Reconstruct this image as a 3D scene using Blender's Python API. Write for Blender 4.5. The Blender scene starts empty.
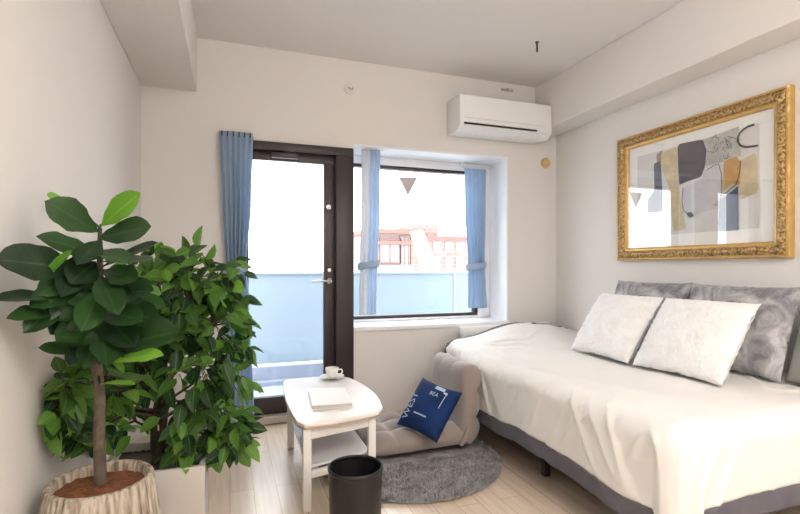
import bpy, bmesh, math, random
from math import sin, cos, pi, radians, sqrt, exp
from mathutils import Vector, Matrix, noise

random.seed(7)
SC = bpy.context.scene
COL = SC.collection
V = Vector

# ------------------------------------------------------------------ camera
TH = radians(19.54); F = 479.0; EYE = 1.0; HOR = 267.0
def ray(px, py):
    u = (px - 400) / F; v = (HOR - py) / F
    return V((sin(TH) + u * cos(TH), cos(TH) - u * sin(TH), v))
def at(px, py, t):            # point at depth t (metres along the view)
    return V((0, 0, EYE)) + ray(px, py) * t
def on_x(px, py, X):
    r = ray(px, py); return V((0, 0, EYE)) + r * (X / r.x)
def on_y(px, py, Y):
    r = ray(px, py); return V((0, 0, EYE)) + r * (Y / r.y)
cam = bpy.data.cameras.new('camera'); camo = bpy.data.objects.new('camera', cam)
COL.objects.link(camo)
camo.location = (0, 0, EYE); camo.rotation_euler = (pi / 2, 0, -TH)
cam.sensor_width = 36; cam.lens = F / 800 * 36; cam.shift_y = (HOR - 257) / 800; cam.clip_start = 0.02
SC.camera = camo

# ------------------------------------------------------------------ helpers
class MB:
    def __init__(s): s.v = []; s.f = []; s.m = []; s.uv = {}
    def add(s, vs, fs, mi=0, uvs=None):
        b = len(s.v)
        s.v += [tuple(p) for p in vs]
        for f in fs:
            s.f.append(tuple(b + i for i in f)); s.m.append(mi)
        if uvs:
            for i, q in enumerate(uvs): s.uv[b + i] = q
        return s
    def box(s, x0, x1, y0, y1, z0, z1, bev=0.0, seg=2, mi=0):
        bm = bmesh.new()
        bmesh.ops.create_cube(bm, size=1)
        for v in bm.verts:
            v.co = V(((x0 + x1) / 2 + v.co.x * (x1 - x0), (y0 + y1) / 2 + v.co.y * (y1 - y0), (z0 + z1) / 2 + v.co.z * (z1 - z0)))
        if bev:
            bmesh.ops.bevel(bm, geom=bm.edges[:], offset=bev, segments=seg, profile=0.5, affect='EDGES')
        s.bm(bm, mi); return s
    def bm(s, bm, mi=0):
        bm.verts.ensure_lookup_table(); bm.verts.index_update()
        s.add([v.co.copy() for v in bm.verts], [[v.index for v in f.verts] for f in bm.faces], mi)
        bm.free()
    def tube(s, pts, rad, n=8, caps=True, mi=0):
        pts = [V(p) for p in pts]
        if not hasattr(rad, '__len__'): rad = [rad] * len(pts)
        vs, fs = [], []
        ref = None
        for i, p in enumerate(pts):
            d = (pts[min(i + 1, len(pts) - 1)] - pts[max(i - 1, 0)]).normalized()
            if ref is None: ref = d.orthogonal().normalized()
            ref = (ref - d * ref.dot(d)).normalized(); b = d.cross(ref)
            for k in range(n):
                a = 2 * pi * k / n
                vs.append(p + (ref * cos(a) + b * sin(a)) * rad[i])
        for i in range(len(pts) - 1):
            for k in range(n):
                fs.append((i * n + k, i * n + (k + 1) % n, (i + 1) * n + (k + 1) % n, (i + 1) * n + k))
        if caps:
            fs.append(tuple(range(n - 1, -1, -1))); fs.append(tuple((len(pts) - 1) * n + k for k in range(n)))
        s.add(vs, fs, mi); return s
    def lathe(s, prof, c=(0, 0, 0), n=32, mi=0):   # prof: list of (r,z)
        vs, fs = [], []
        for r, z in prof:
            for k in range(n):
                a = 2 * pi * k / n
                vs.append((c[0] + r * cos(a), c[1] + r * sin(a), c[2] + z))
        for i in range(len(prof) - 1):
            for k in range(n):
                fs.append((i * n + k, i * n + (k + 1) % n, (i + 1) * n + (k + 1) % n, (i + 1) * n + k))
        s.add(vs, fs, mi); return s
    def grid(s, fn, nu, nv, closed_u=False, mi=0, uv=False):
        vs, fs, uvs = [], [], []
        for j in range(nv + 1):
            for i in range(nu + 1):
                vs.append(fn(i / nu, j / nv)); uvs.append((i / nu, j / nv))
        for j in range(nv):
            for i in range(nu):
                a = j * (nu + 1) + i
                fs.append((a, a + 1, a + nu + 2, a + nu + 1))
        s.add(vs, fs, mi, uvs if uv else None); return s
    def prism(s, poly, z0, z1, mi=0, bev=0):       # poly in xy
        bm = bmesh.new()
        vs = [bm.verts.new((p[0], p[1], z0)) for p in poly]
        f = bm.faces.new(vs)
        r = bmesh.ops.extrude_face_region(bm, geom=[f])
        for v in [g for g in r['geom'] if isinstance(g, bmesh.types.BMVert)]: v.co.z = z1
        bmesh.ops.recalc_face_normals(bm, faces=bm.faces[:])
        if bev:
            eds = [e for e in bm.edges if abs(e.verts[0].co.z - e.verts[1].co.z) < 1e-6]
            bmesh.ops.bevel(bm, geom=eds, offset=bev, segments=2, profile=.5, affect='EDGES')
        s.bm(bm, mi); return s
    def xf(s, M):
        s.v = [tuple(M @ V(p)) for p in s.v]; return s
    def build(s, name, mats, parent=None, smooth=True, angle=40, origin=None, merge=False):
        me = bpy.data.meshes.new(name)
        o_ = V(origin) if origin is not None else V((0, 0, 0))
        me.from_pydata([tuple(V(p) - o_) for p in s.v], [], s.f)
        if not isinstance(mats, (list, tuple)): mats = [mats]
        for m in mats: me.materials.append(m)
        me.polygons.foreach_set('material_index', s.m)
        if s.uv:
            l = me.uv_layers.new(name='UVMap')
            for lp in me.loops: l.data[lp.index].uv = s.uv.get(lp.vertex_index, (0, 0))
        bm = bmesh.new(); bm.from_mesh(me)
        if merge: bmesh.ops.remove_doubles(bm, verts=bm.verts[:], dist=1e-5)
        if smooth: bmesh.ops.recalc_face_normals(bm, faces=bm.faces[:])
        bm.to_mesh(me); bm.free()
        if smooth:
            me.polygons.foreach_set('use_smooth', [True] * len(me.polygons))
            try: me.set_sharp_from_angle(angle=radians(angle))
            except Exception: pass
        o = bpy.data.objects.new(name, me); COL.objects.link(o)
        o.location = o_
        if parent is not None:
            o.parent = parent
            w_ = V((0, 0, 0)); q_ = parent
            while q_ is not None: w_ += q_.location; q_ = q_.parent
            o.location = o_ - w_
        return o

def tag(o, label=None, cat=None, group=None, kind=None):
    if label: o['label'] = label
    if cat: o['category'] = cat
    if group: o['group'] = group
    if kind: o['kind'] = kind
    return o
def thing(name, label, cat, loc=(0, 0, 0), group=None, kind=None):
    o = bpy.data.objects.new(name, None); COL.objects.link(o); o.location = loc
    o.empty_display_size = .1
    return tag(o, label, cat, group, kind)
def S(a, b, x):
    t = max(0., min(1., (x - a) / (b - a))); return t * t * (3 - 2 * t)
def nz(x, y=0, z=0, s=1.0): return noise.noise(V((x * s, y * s, z * s)))

# ------------------------------------------------------------------ materials
def srgb(r, g, b):
    def c(x):
        x /= 255.0
        return x / 12.92 if x <= .04045 else ((x + .055) / 1.055) ** 2.4
    return (c(r), c(g), c(b), 1)
def mat(name, col, rough=.6, metal=0, bump=0, bscale=60, var=0, vscale=6, spec=.5, sheen=0, trans=0, bdetail=3):
    m = bpy.data.materials.new(name); m.use_nodes = True
    N = m.node_tree.nodes; L = m.node_tree.links; p = N['Principled BSDF']
    p.inputs['Base Color'].default_value = col; p.inputs['Roughness'].default_value = rough
    p.inputs['Metallic'].default_value = metal; p.inputs['Specular IOR Level'].default_value = spec
    if sheen: p.inputs['Sheen Weight'].default_value = sheen; p.inputs['Sheen Roughness'].default_value = .5
    tc = N.new('ShaderNodeTexCoord')
    if var:
        n = N.new('ShaderNodeTexNoise'); n.inputs['Scale'].default_value = vscale; n.inputs['Detail'].default_value = 4
        r = N.new('ShaderNodeMapRange'); r.inputs['From Min'].default_value = .3; r.inputs['From Max'].default_value = .7
        r.inputs['To Min'].default_value = 1 - var; r.inputs['To Max'].default_value = 1 + var
        mx = N.new('ShaderNodeMix'); mx.data_type = 'RGBA'; mx.blend_type = 'MULTIPLY'; mx.inputs[0].default_value = 1
        L.new(tc.outputs['Object'], n.inputs['Vector']); L.new(n.outputs['Fac'], r.inputs['Value'])
        mx.inputs[6].default_value = col; L.new(r.outputs['Result'], mx.inputs[7]); L.new(mx.outputs[2], p.inputs['Base Color'])
    if bump:
        n2 = N.new('ShaderNodeTexNoise'); n2.inputs['Scale'].default_value = bscale; n2.inputs['Detail'].default_value = bdetail
        bp = N.new('ShaderNodeBump'); bp.inputs['Strength'].default_value = bump; bp.inputs['Distance'].default_value = .01
        L.new(tc.outputs['Object'], n2.inputs['Vector']); L.new(n2.outputs['Fac'], bp.inputs['Height']); L.new(bp.outputs['Normal'], p.inputs['Normal'])
    if trans:
        out = N['Material Output']; t = N.new('ShaderNodeBsdfTranslucent'); ms = N.new('ShaderNodeMixShader')
        t.inputs['Color'].default_value = col; ms.inputs[0].default_value = trans
        L.new(p.outputs[0], ms.inputs[1]); L.new(t.outputs[0], ms.inputs[2]); L.new(ms.outputs[0], out.inputs['Surface'])
        if var: L.new(mx.outputs[2], t.inputs['Color'])
    return m
def glass(name, refl=.08, tint=(1, 1, 1, 1)):
    m = bpy.data.materials.new(name); m.use_nodes = True
    N = m.node_tree.nodes; L = m.node_tree.links; N.remove(N['Principled BSDF'])
    g = N.new('ShaderNodeBsdfGlossy'); g.inputs['Roughness'].default_value = .01
    t = N.new('ShaderNodeBsdfTransparent'); t.inputs['Color'].default_value = tint
    lw = N.new('ShaderNodeLayerWeight'); lw.inputs['Blend'].default_value = .5
    fr = N.new('ShaderNodeMath'); fr.operation = 'POWER'; fr.inputs[1].default_value = 5; L.new(lw.outputs['Facing'], fr.inputs[0])
    ad = N.new('ShaderNodeMath'); ad.operation = 'MULTIPLY_ADD'; ad.inputs[1].default_value = 1 - refl; ad.inputs[2].default_value = refl; ad.use_clamp = True
    ms = N.new('ShaderNodeMixShader')
    L.new(fr.outputs[0], ad.inputs[0]); L.new(ad.outputs[0], ms.inputs[0]); L.new(t.outputs[0], ms.inputs[1]); L.new(g.outputs[0], ms.inputs[2])
    L.new(ms.outputs[0], N['Material Output'].inputs['Surface'])
    return m

M_wall = mat('wall_paper', srgb(232, 228, 224), .85, bump=.06, bscale=220, spec=.2)
M_beam = mat('beam_paper', srgb(232, 227, 222), .85, bump=.06, bscale=220, spec=.2)
M_ceil = mat('ceiling_paper', srgb(232, 228, 225), .85, bump=.05, bscale=200, spec=.2)
M_rev = mat('white_reveal', srgb(243, 244, 247), .6)
M_dark = mat('dark_bronze_metal', srgb(52, 42, 43), .38, spec=.5, var=.06)
M_dark2 = mat('dark_rubber', srgb(25, 22, 23), .5)
M_chrome = mat('brushed_metal', srgb(200, 200, 205), .25, metal=1)
M_glass = glass('clear_glass', .03)
M_picglass = glass('picture_glass', .12)
M_white = mat('white_plastic', srgb(240, 240, 240), .4)
M_white2 = mat('white_paint', srgb(236, 233, 228), .45)
M_black = mat('black_plastic', srgb(26, 25, 27), .42)
M_blackin = mat('black_plastic_inside', srgb(9, 9, 10), .5)
M_curt = mat('blue_curtain_cloth', srgb(186, 208, 230), .85, bump=.15, bscale=400, trans=.4, spec=.1, var=.06, vscale=3)
M_curt2 = mat('pale_blue_curtain_cloth', srgb(200, 215, 232), .85, bump=.15, bscale=400, trans=.45, spec=.1, var=.1, vscale=3)
M_curt3 = mat('sheer_grey_lining', srgb(226, 228, 232), .85, trans=.45, spec=.1)
M_duvet = mat('white_cotton', srgb(234, 231, 227), .85, bump=.12, bscale=30, spec=.15, sheen=.1)
M_hem = mat('charcoal_cotton', srgb(104, 102, 108), .85, bump=.15, bscale=200, spec=.15, var=.1, vscale=14)
M_pillow = mat('white_pillow_cotton', srgb(238, 238, 238), .85, spec=.15)
M_matt = mat('mattress_ticking', srgb(205, 203, 200), .85)
M_chair = mat('taupe_suede', srgb(152, 140, 134), .8, bump=.1, bscale=300, sheen=.5, spec=.2, var=.05, vscale=9)
M_blue = mat('navy_cotton', srgb(22, 46, 92), .75, var=.4, vscale=5, spec=.2, bump=.15, bscale=250)
M_letter = mat('white_print_ink', srgb(176, 194, 220), .7)
M_rug = mat('grey_shag', srgb(168, 166, 166), .9, var=.3, vscale=18, spec=.1)
M_soil = mat('brown_coir', srgb(128, 78, 46), .95, bump=1, bscale=120, var=.35, vscale=60)
M_bark = mat('brown_bark', srgb(98, 86, 72), .9, bump=.6, bscale=80, var=.3, vscale=30)
M_bark2 = mat('dark_bark', srgb(74, 58, 48), .9, bump=.6, bscale=80, var=.3, vscale=30)
M_cup = mat('glazed_china', srgb(240, 238, 232), .15)
M_paper = mat('book_cover', srgb(243, 242, 238), .6)
M_pages = mat('book_pages', srgb(205, 202, 196), .8)
M_planter = mat('planter_white', srgb(202, 195, 186), .5)
M_vent = mat('yellowed_plastic', srgb(216, 188, 132), .55, var=.15, vscale=30)
M_sticker = mat('grey_sticker', srgb(140, 126, 124), .7, trans=.3)
M_balc = mat('balcony_concrete', srgb(160, 168, 182), .8, var=.08)
M_panel = mat('frosted_panel', srgb(160, 174, 185), .5, trans=.5, var=.04, vscale=1)
M_rail = mat('pale_rail_metal', srgb(176, 188, 200), .4)

def floor_material():
    m = bpy.data.materials.new('oak_planks'); m.use_nodes = True
    N = m.node_tree.nodes; L = m.node_tree.links; p = N['Principled BSDF']
    tc = N.new('ShaderNodeTexCoord'); mp = N.new('ShaderNodeMapping'); mp.inputs['Rotation'].default_value = (0, 0, pi / 2)
    br = N.new('ShaderNodeTexBrick'); br.inputs['Scale'].default_value = 1
    br.inputs['Brick Width'].default_value = .9; br.inputs['Row Height'].default_value = .1; br.inputs['Mortar Size'].default_value = .0012
    br.inputs['Color1'].default_value = srgb(226, 207, 186); br.inputs['Color2'].default_value = srgb(216, 195, 172)
    br.inputs['Mortar'].default_value = srgb(176, 152, 130); br.inputs['Bias'].default_value = 0
    L.new(tc.outputs['Object'], mp.inputs['Vector']); L.new(mp.outputs[0], br.inputs['Vector'])
    mp2 = N.new('ShaderNodeMapping'); mp2.inputs['Scale'].default_value = (30, 1.6, 1)
    n = N.new('ShaderNodeTexNoise'); n.inputs['Scale'].default_value = 1.5; n.inputs['Detail'].default_value = 6
    L.new(tc.outputs['Object'], mp2.inputs['Vector']); L.new(mp2.outputs[0], n.inputs['Vector'])
    r = N.new('ShaderNodeMapRange'); r.inputs['From Min'].default_value = .3; r.inputs['From Max'].default_value = .7
    r.inputs['To Min'].default_value = .88; r.inputs['To Max'].default_value = 1.08
    L.new(n.outputs['Fac'], r.inputs['Value'])
    mx = N.new('ShaderNodeMix'); mx.data_type = 'RGBA'; mx.blend_type = 'MULTIPLY'; mx.inputs[0].default_value = 1
    L.new(br.outputs['Color'], mx.inputs[6]); L.new(r.outputs[0], mx.inputs[7]); L.new(mx.outputs[2], p.inputs['Base Color'])
    p.inputs['Roughness'].default_value = .27; p.inputs['Specular IOR Level'].default_value = .7
    return m
M_floor = floor_material()

def wood_top_material():
    m = mat('pale_tabletop', srgb(240, 234, 228), .3, var=.04, vscale=8)
    return m
M_top = wood_top_material()
M_topedge = mat('table_edge_wood', srgb(205, 180, 160), .5)

def leaf_material(name, dark, light, gloss=.35, tr=.3):
    m = bpy.data.materials.new(name); m.use_nodes = True
    N = m.node_tree.nodes; L = m.node_tree.links; p = N['Principled BSDF']; out = N['Material Output']
    g = N.new('ShaderNodeNewGeometry'); cr = N.new('ShaderNodeValToRGB')
    cr.color_ramp.elements[0].color = dark; cr.color_ramp.elements[1].color = light
    cr.color_ramp.elements[0].position = .25
    L.new(g.outputs['Random Per Island'], cr.inputs['Fac'])
    uv = N.new('ShaderNodeUVMap'); sp = N.new('ShaderNodeSeparateXYZ'); L.new(uv.outputs[0], sp.inputs[0])
    a = N.new('ShaderNodeMath'); a.operation = 'SUBTRACT'; a.inputs[1].default_value = .5; L.new(sp.outputs[0], a.inputs[0])
    b = N.new('ShaderNodeMath'); b.operation = 'ABSOLUTE'; L.new(a.outputs[0], b.inputs[0])
    c = N.new('ShaderNodeMapRange'); c.inputs['From Min'].default_value = .01; c.inputs['From Max'].default_value = .045
    c.inputs['To Min'].default_value = .3; c.inputs['To Max'].default_value = 0; L.new(b.outputs[0], c.inputs['Value'])
    # side veins: stripes that sweep from the midrib towards the tip
    w = N.new('ShaderNodeMath'); w.operation = 'MULTIPLY_ADD'; w.inputs[1].default_value = -.35
    L.new(b.outputs[0], w.inputs[0]); L.new(sp.outputs[1], w.inputs[2])
    f = N.new('ShaderNodeMath'); f.operation = 'MULTIPLY'; f.inputs[1].default_value = 60; L.new(w.outputs[0], f.inputs[0])
    sn = N.new('ShaderNodeMath'); sn.operation = 'SINE'; L.new(f.outputs[0], sn.inputs[0])
    vr = N.new('ShaderNodeMapRange'); vr.inputs['From Min'].default_value = .85; vr.inputs['From Max'].default_value = 1
    vr.inputs['To Min'].default_value = 0; vr.inputs['To Max'].default_value = .07; L.new(sn.outputs[0], vr.inputs['Value'])
    mxv = N.new('ShaderNodeMath'); mxv.operation = 'MAXIMUM'; L.new(c.outputs[0], mxv.inputs[0]); L.new(vr.outputs[0], mxv.inputs[1])
    mx = N.new('ShaderNodeMix'); mx.data_type = 'RGBA'; L.new(mxv.outputs[0], mx.inputs[0]); L.new(cr.outputs[0], mx.inputs[6])
    mx.inputs[7].default_value = tuple(min(1, q * 1.7 + .03) for q in light[:3]) + (1,)
    L.new(mx.outputs[2], p.inputs['Base Color']); p.inputs['Roughness'].default_value = gloss
    t = N.new('ShaderNodeBsdfTranslucent'); ms = N.new('ShaderNodeMixShader'); ms.inputs[0].default_value = tr
    hs = N.new('ShaderNodeHueSaturation'); hs.inputs['Hue'].default_value = .48; hs.inputs['Value'].default_value = 2.2
    L.new(mx.outputs[2], hs.inputs['Color']); L.new(hs.outputs[0], t.inputs['Color'])
    L.new(p.outputs[0], ms.inputs[1]); L.new(t.outputs[0], ms.inputs[2]); L.new(ms.outputs[0], out.inputs['Surface'])
    return m
M_fig = leaf_material('fig_leaf', srgb(24, 48, 24), srgb(44, 80, 34), .42, .12)
M_figy = leaf_material('young_fig_leaf', srgb(84, 140, 42), srgb(104, 160, 50), .45, .3)
M_fic = leaf_material('ficus_leaf', srgb(26, 58, 26), srgb(102, 148, 60), .5, .42)

def pot_material():
    m = bpy.data.materials.new('whitewashed_bark_pot'); m.use_nodes = True
    N = m.node_tree.nodes; L = m.node_tree.links; p = N['Principled BSDF']; p.inputs['Roughness'].default_value = .9
    tc = N.new('ShaderNodeTexCoord'); mp = N.new('ShaderNodeMapping'); mp.inputs['Scale'].default_value = (50, 50, 3)
    n = N.new('ShaderNodeTexNoise'); n.inputs['Scale'].default_value = 1.6; n.inputs['Detail'].default_value = 5
    L.new(tc.outputs['Object'], mp.inputs[0]); L.new(mp.outputs[0], n.inputs[0])
    cr = N.new('ShaderNodeValToRGB'); cr.color_ramp.elements[0].position = .34; cr.color_ramp.elements[0].color = srgb(128, 108, 90)
    cr.color_ramp.elements[1].position = .6; cr.color_ramp.elements[1].color = srgb(198, 186, 168)
    L.new(n.outputs['Fac'], cr.inputs[0]); L.new(cr.outputs[0], p.inputs['Base Color'])
    b = N.new('ShaderNodeBump'); b.inputs['Strength'].default_value = .7; b.inputs['Distance'].default_value = .01
    L.new(n.outputs['Fac'], b.inputs['Height']); L.new(b.outputs[0], p.inputs['Normal'])
    return m
M_pot = pot_material()

def gold_material():
    m = bpy.data.materials.new('carved_gilt'); m.use_nodes = True
    N = m.node_tree.nodes; L = m.node_tree.links; p = N['Principled BSDF']
    p.inputs['Metallic'].default_value = .4; p.inputs['Roughness'].default_value = .38
    tc = N.new('ShaderNodeTexCoord')
    v = N.new('ShaderNodeTexNoise'); v.inputs['Scale'].default_value = 85; v.inputs['Detail'].default_value = 3
    L.new(tc.outputs['Object'], v.inputs[0])
    cr = N.new('ShaderNodeValToRGB'); cr.color_ramp.elements[0].position = .38; cr.color_ramp.elements[0].color = srgb(128, 98, 56)
    cr.color_ramp.elements[1].position = .62; cr.color_ramp.elements[1].color = srgb(206, 172, 116)
    L.new(v.outputs['Fac'], cr.inputs[0]); L.new(cr.outputs[0], p.inputs['Base Color'])
    b = N.new('ShaderNodeBump'); b.inputs['Strength'].default_value = .5; b.inputs['Distance'].default_value = .01
    L.new(v.outputs['Fac'], b.inputs['Height']); L.new(b.outputs[0], p.inputs['Normal'])
    return m
M_gold = gold_material()
M_gold2 = mat('plain_gilt', srgb(206, 168, 104), .38, metal=.45, var=.12, vscale=20)

def fur_material(name, c0, c1, scale, thr=(.4, .62), stretch=(1, 1, 1)):
    m = bpy.data.materials.new(name); m.use_nodes = True
    N = m.node_tree.nodes; L = m.node_tree.links; p = N['Principled BSDF']; p.inputs['Roughness'].default_value = .9
    p.inputs['Sheen Weight'].default_value = .3; p.inputs['Specular IOR Level'].default_value = .1
    tc = N.new('ShaderNodeTexCoord'); mp = N.new('ShaderNodeMapping'); mp.inputs['Scale'].default_value = stretch
    n = N.new('ShaderNodeTexNoise'); n.inputs['Scale'].default_value = scale; n.inputs['Detail'].default_value = 8; n.inputs['Distortion'].default_value = 1.5
    L.new(tc.outputs['Object'], mp.inputs[0]); L.new(mp.outputs[0], n.inputs[0])
    cr = N.new('ShaderNodeValToRGB'); cr.color_ramp.elements[0].position = thr[0]; cr.color_ramp.elements[0].color = c0
    cr.color_ramp.elements[1].position = thr[1]; cr.color_ramp.elements[1].color = c1
    L.new(n.outputs['Fac'], cr.inputs[0]); L.new(cr.outputs[0], p.inputs['Base Color'])
    n2 = N.new('ShaderNodeTexNoise'); n2.inputs['Scale'].default_value = 70; n2.inputs['Detail'].default_value = 6; n2.inputs['Distortion'].default_value = 1
    L.new(tc.outputs['Object'], n2.inputs[0])
    b = N.new('ShaderNodeBump'); b.inputs['Strength'].default_value = .7; b.inputs['Distance'].default_value = .012
    L.new(n2.outputs['Fac'], b.inputs['Height']); L.new(b.outputs[0], p.inputs['Normal'])
    return m
M_furw = fur_material('white_fur', srgb(244, 241, 238), srgb(253, 252, 251), 6, (.3, .6))
M_furg = fur_material('grey_fur', srgb(128, 126, 130), srgb(206, 204, 205), 7, (.4, .66))
M_greyc = mat('plain_grey_cloth', srgb(150, 150, 144), .85, bump=.1, bscale=300)

# ------------------------------------------------------------------ room shell
XL, XR, YB, YR, ZC = -.494, 2.44, 3.17, -2.0, 2.40
YW = 3.56                 # outside face of the window wall
DX0, DX1, DZ0, DZ1 = -.02, .787, .03, 1.80     # door opening
WX0, WX1, WZ0, WZ1 = .787, 1.991, .585, 1.83  # window recess
def struct(o, label=None): o['kind'] = 'structure'; return o
struct(MB().box(XL - .15, XR + .15, YR - .15, YW, -.15, 0).build('floor', M_floor, smooth=False))
struct(MB().box(XL - .15, XR + .15, YR - .15, YW, ZC, ZC + .15).build('ceiling', M_ceil, smooth=False))
struct(MB().box(XL - .15, XL, YR - .15, YW, 0, ZC).build('wall_left', M_wall, smooth=False))
struct(MB().box(XR, XR + .15, YR - .15, YW, 0, ZC).build('wall_right', M_wall, smooth=False))
struct(MB().box(XL, XR, YR - .15, YR, 0, ZC).build('wall_rear', M_wall, smooth=False))
w = MB()
w.box(XL, DX0, YB, YW, 0, ZC)
w.box(DX0, WX0, YB, YW, DZ1, ZC); w.box(DX0, DX1, YB, YW, 0, DZ0)
w.box(WX0, WX1, YB, YW, 0, WZ0); w.box(WX0, WX1, YB, YW, WZ1, ZC)
w.box(WX1, XR, YB, YW, 0, ZC)
struct(w.build('wall_back', M_wall, smooth=False))
# soffit beams
struct(MB().box(XL, -.19, YR, YB, 2.07, ZC, .004, 1).build('beam_left', M_beam, smooth=False))
struct(MB().box(2.243, XR, YR, YB, 2.04, ZC, .004, 1).build('beam_right', M_beam, smooth=False))

# window recess lining and sash
win = thing('window_1', None, None, (1.39, 3.45, WZ0), kind='structure')
e = .006
lin = MB()
lin.box(WX1 - e, WX1 + e, YB - .004, 3.5, WZ0 - e, WZ1 + e); lin.box(WX0, WX1, YB - .004, 3.5, WZ1 - e, WZ1 + e)
lin.box(WX0, WX0 + .004, YB + .1, 3.5, WZ0, WZ1)
lin.build('reveal_lining', M_rev, win, smooth=False)
MB().box(WX0, WX1 + .012, YB - .022, 3.5, WZ0 - .022, WZ0 + .006, .004).build('window_sill', M_rev, win)
cs = MB()   # white casing round the dark sash
cs.box(1.885, WX1 - e, 3.42, 3.5, WZ0 + .006, WZ1 - e, .003); cs.box(WX0 + .004, 1.885, 3.42, 3.5, 1.765, WZ1 - e, .003)
cs.box(WX0 + .004, 1.885, 3.43, 3.5, WZ0 + .006, .612, .003)
cs.build('window_casing', M_rev, win)
fr = MB()
a0, a1, b0, b1 = .792, 1.885, .612, 1.765; q = .024
fr.box(a0, a1, 3.435, 3.5, b0, b0 + q, .003); fr.box(a0, a1, 3.435, 3.5, b1 - q, b1, .003)
fr.box(a0, a0 + q, 3.435, 3.5, b0 + q, b1 - q, .003); fr.box(a1 - q, a1, 3.435, 3.5, b0 + q, b1 - q, .003)
fr.build('window_frame', M_dark, win)
MB().box(a0 + q, a1 - q, 3.462, 3.468, b0 + q, b1 - q).build('window_pane', M_glass, win, smooth=False)
tri = [on_y(398.5, 177, 3.458), on_y(417.5, 177.5, 3.458), on_y(408, 196, 3.458)]
MB().add(tri, [(0, 1, 2)]).build('triangle_sticker', M_sticker, win, smooth=False)

# balcony door
door = thing('door_1', None, None, (.43, YB, DZ0), kind='structure')
f = MB()
f.box(DX0, DX1, YB - .02, YB + .12, DZ1 - .055, DZ1, .003)
f.box(.668, DX1, YB - .02, YB + .30, DZ0, DZ1 - .055, .003)
f.box(DX0, .045, YB - .02, YB + .12, DZ0, DZ1 - .055, .003)
f.build('door_frame', M_dark, door)
MB().box(DX0, DX1, YB - .035, YB + .14, .004, DZ0 + .018, .004).build('threshold', mat('threshold_pale', srgb(214, 203, 192), .5), door)
lf = MB()
y0, y1 = YB + .02, YB + .06
lf.box(.045, .666, y0, y1, 1.689, 1.743, .003); lf.box(.045, .666, y0, y1, .052, .16, .003)
lf.box(.592, .666, y0, y1, .16, 1.689, .003); lf.box(.045, .112, y0, y1, .16, 1.689, .003)
leafo = lf.build('door_leaf', M_dark, door)
MB().box(.112, .592, y0 + .017, y0 + .023, .16, 1.689).build('door_pane', M_glass, door, smooth=False)
h = MB()
h.lathe([(0, 0), (.020, 0), (.020, .008), (.012, .012), (.010, .04), (0, .04)], n=20)
h.xf(Matrix.Translation((.630, y0, .906)) @ Matrix.Rotation(pi / 2, 4, 'X'))
h.tube([(.630, y0 - .04, .906), (.60, y0 - .048, .907), (.55, y0 - .048, .908), (.505, y0 - .042, .904)], [.008, .0085, .008, .007], 10)
h.build('door_handle', M_chrome, door)
k = MB().lathe([(0, 0), (.012, 0), (.012, .008), (0, .009)], n=16).xf(Matrix.Translation((.627, y0, .978)) @ Matrix.Rotation(pi / 2, 4, 'X'))
k.build('keyhole', M_chrome, door)
k = MB().lathe([(0, 0), (.017, 0), (.016, .012), (0, .014)], n=16).box(-.004, .004, -.016, .016, .012, .028, .002)
k.xf(Matrix.Translation((.622, y0, 1.40)) @ Matrix.Rotation(pi / 2, 4, 'X')); k.build('thumb_latch', M_chrome, door)
k = MB().box(.25, .42, y0 - .05, y0 - .002, 1.700, 1.736, .006)
k.tube([(.40, y0 - .03, 1.742), (.30, y0 - .055, 1.748), (.20, y0 - .04, 1.748)], .006, 8)
k.build('door_closer', mat('closer_metal', srgb(66, 60, 64), .4, metal=.3), door)

# ------------------------------------------------------------------ outside
bal = MB().box(-2.5, 5, YW, 4.62, -.25, -.06)
struct(bal.build('balcony_floor', M_balc, smooth=False))
struct(MB().box(-2.5, 5, 4.47, 4.60, -.06, .10, .005).box(-2.5, 5, 4.40, 4.47, -.06, -.02, .003).build('balcony_kerb', mat('kerb_bluegrey', srgb(136, 146, 164), .8, var=.1), smooth=False))
rl = thing('balcony_railing', 'pale blue frosted panel railing outside along the balcony edge', 'railing', (1, 4.5, .1))
xs = [-2.4 + 1.15 * i for i in range(7)]
for i in range(len(xs) - 1):
    MB().box(xs[i] + .012, xs[i + 1] - .012, 4.50, 4.515, .12, .935).build('panel', M_panel, rl, smooth=False)
    MB().box(xs[i] - .012, xs[i] + .012, 4.49, 4.525, .10, .935, .003).build('post', M_rail, rl)
MB().box(-2.5, 5, 4.48, 4.535, .935, .957, .005).build('top_rail', M_rail, rl)

M_brick = bpy.data.materials.new('pink_brick'); M_brick.use_nodes = True
_N = M_brick.node_tree.nodes; _L = M_brick.node_tree.links
_b = _N.new('ShaderNodeTexBrick'); _b.inputs['Scale'].default_value = 1.6; _b.inputs['Color1'].default_value = srgb(126, 96, 90)
_b.inputs['Color2'].default_value = srgb(119, 87, 80); _b.inputs['Mortar'].default_value = srgb(136, 114, 109); _b.inputs['Mortar Size'].default_value = .03
_t = _N.new('ShaderNodeTexCoord'); _mp = _N.new('ShaderNodeMapping'); _mp.inputs['Rotation'].default_value = (pi / 2, 0, 0)
_L.new(_t.outputs['Object'], _mp.inputs[0]); _L.new(_mp.outputs[0], _b.inputs[0]); _L.new(_b.outputs[0], _N['Principled BSDF'].inputs['Base Color'])
M_bwhite = mat('building_pale', srgb(160, 154, 152), .8)
M_broof = mat('building_red_trim', srgb(116, 80, 72), .8)
M_bwin = mat('building_window', srgb(124, 138, 148), .2)
M_bframe = mat('building_window_frame', srgb(126, 96, 88), .6)
def bpx(px, py, Y): p = on_y(px, py, Y); return p.x, p.z
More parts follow.
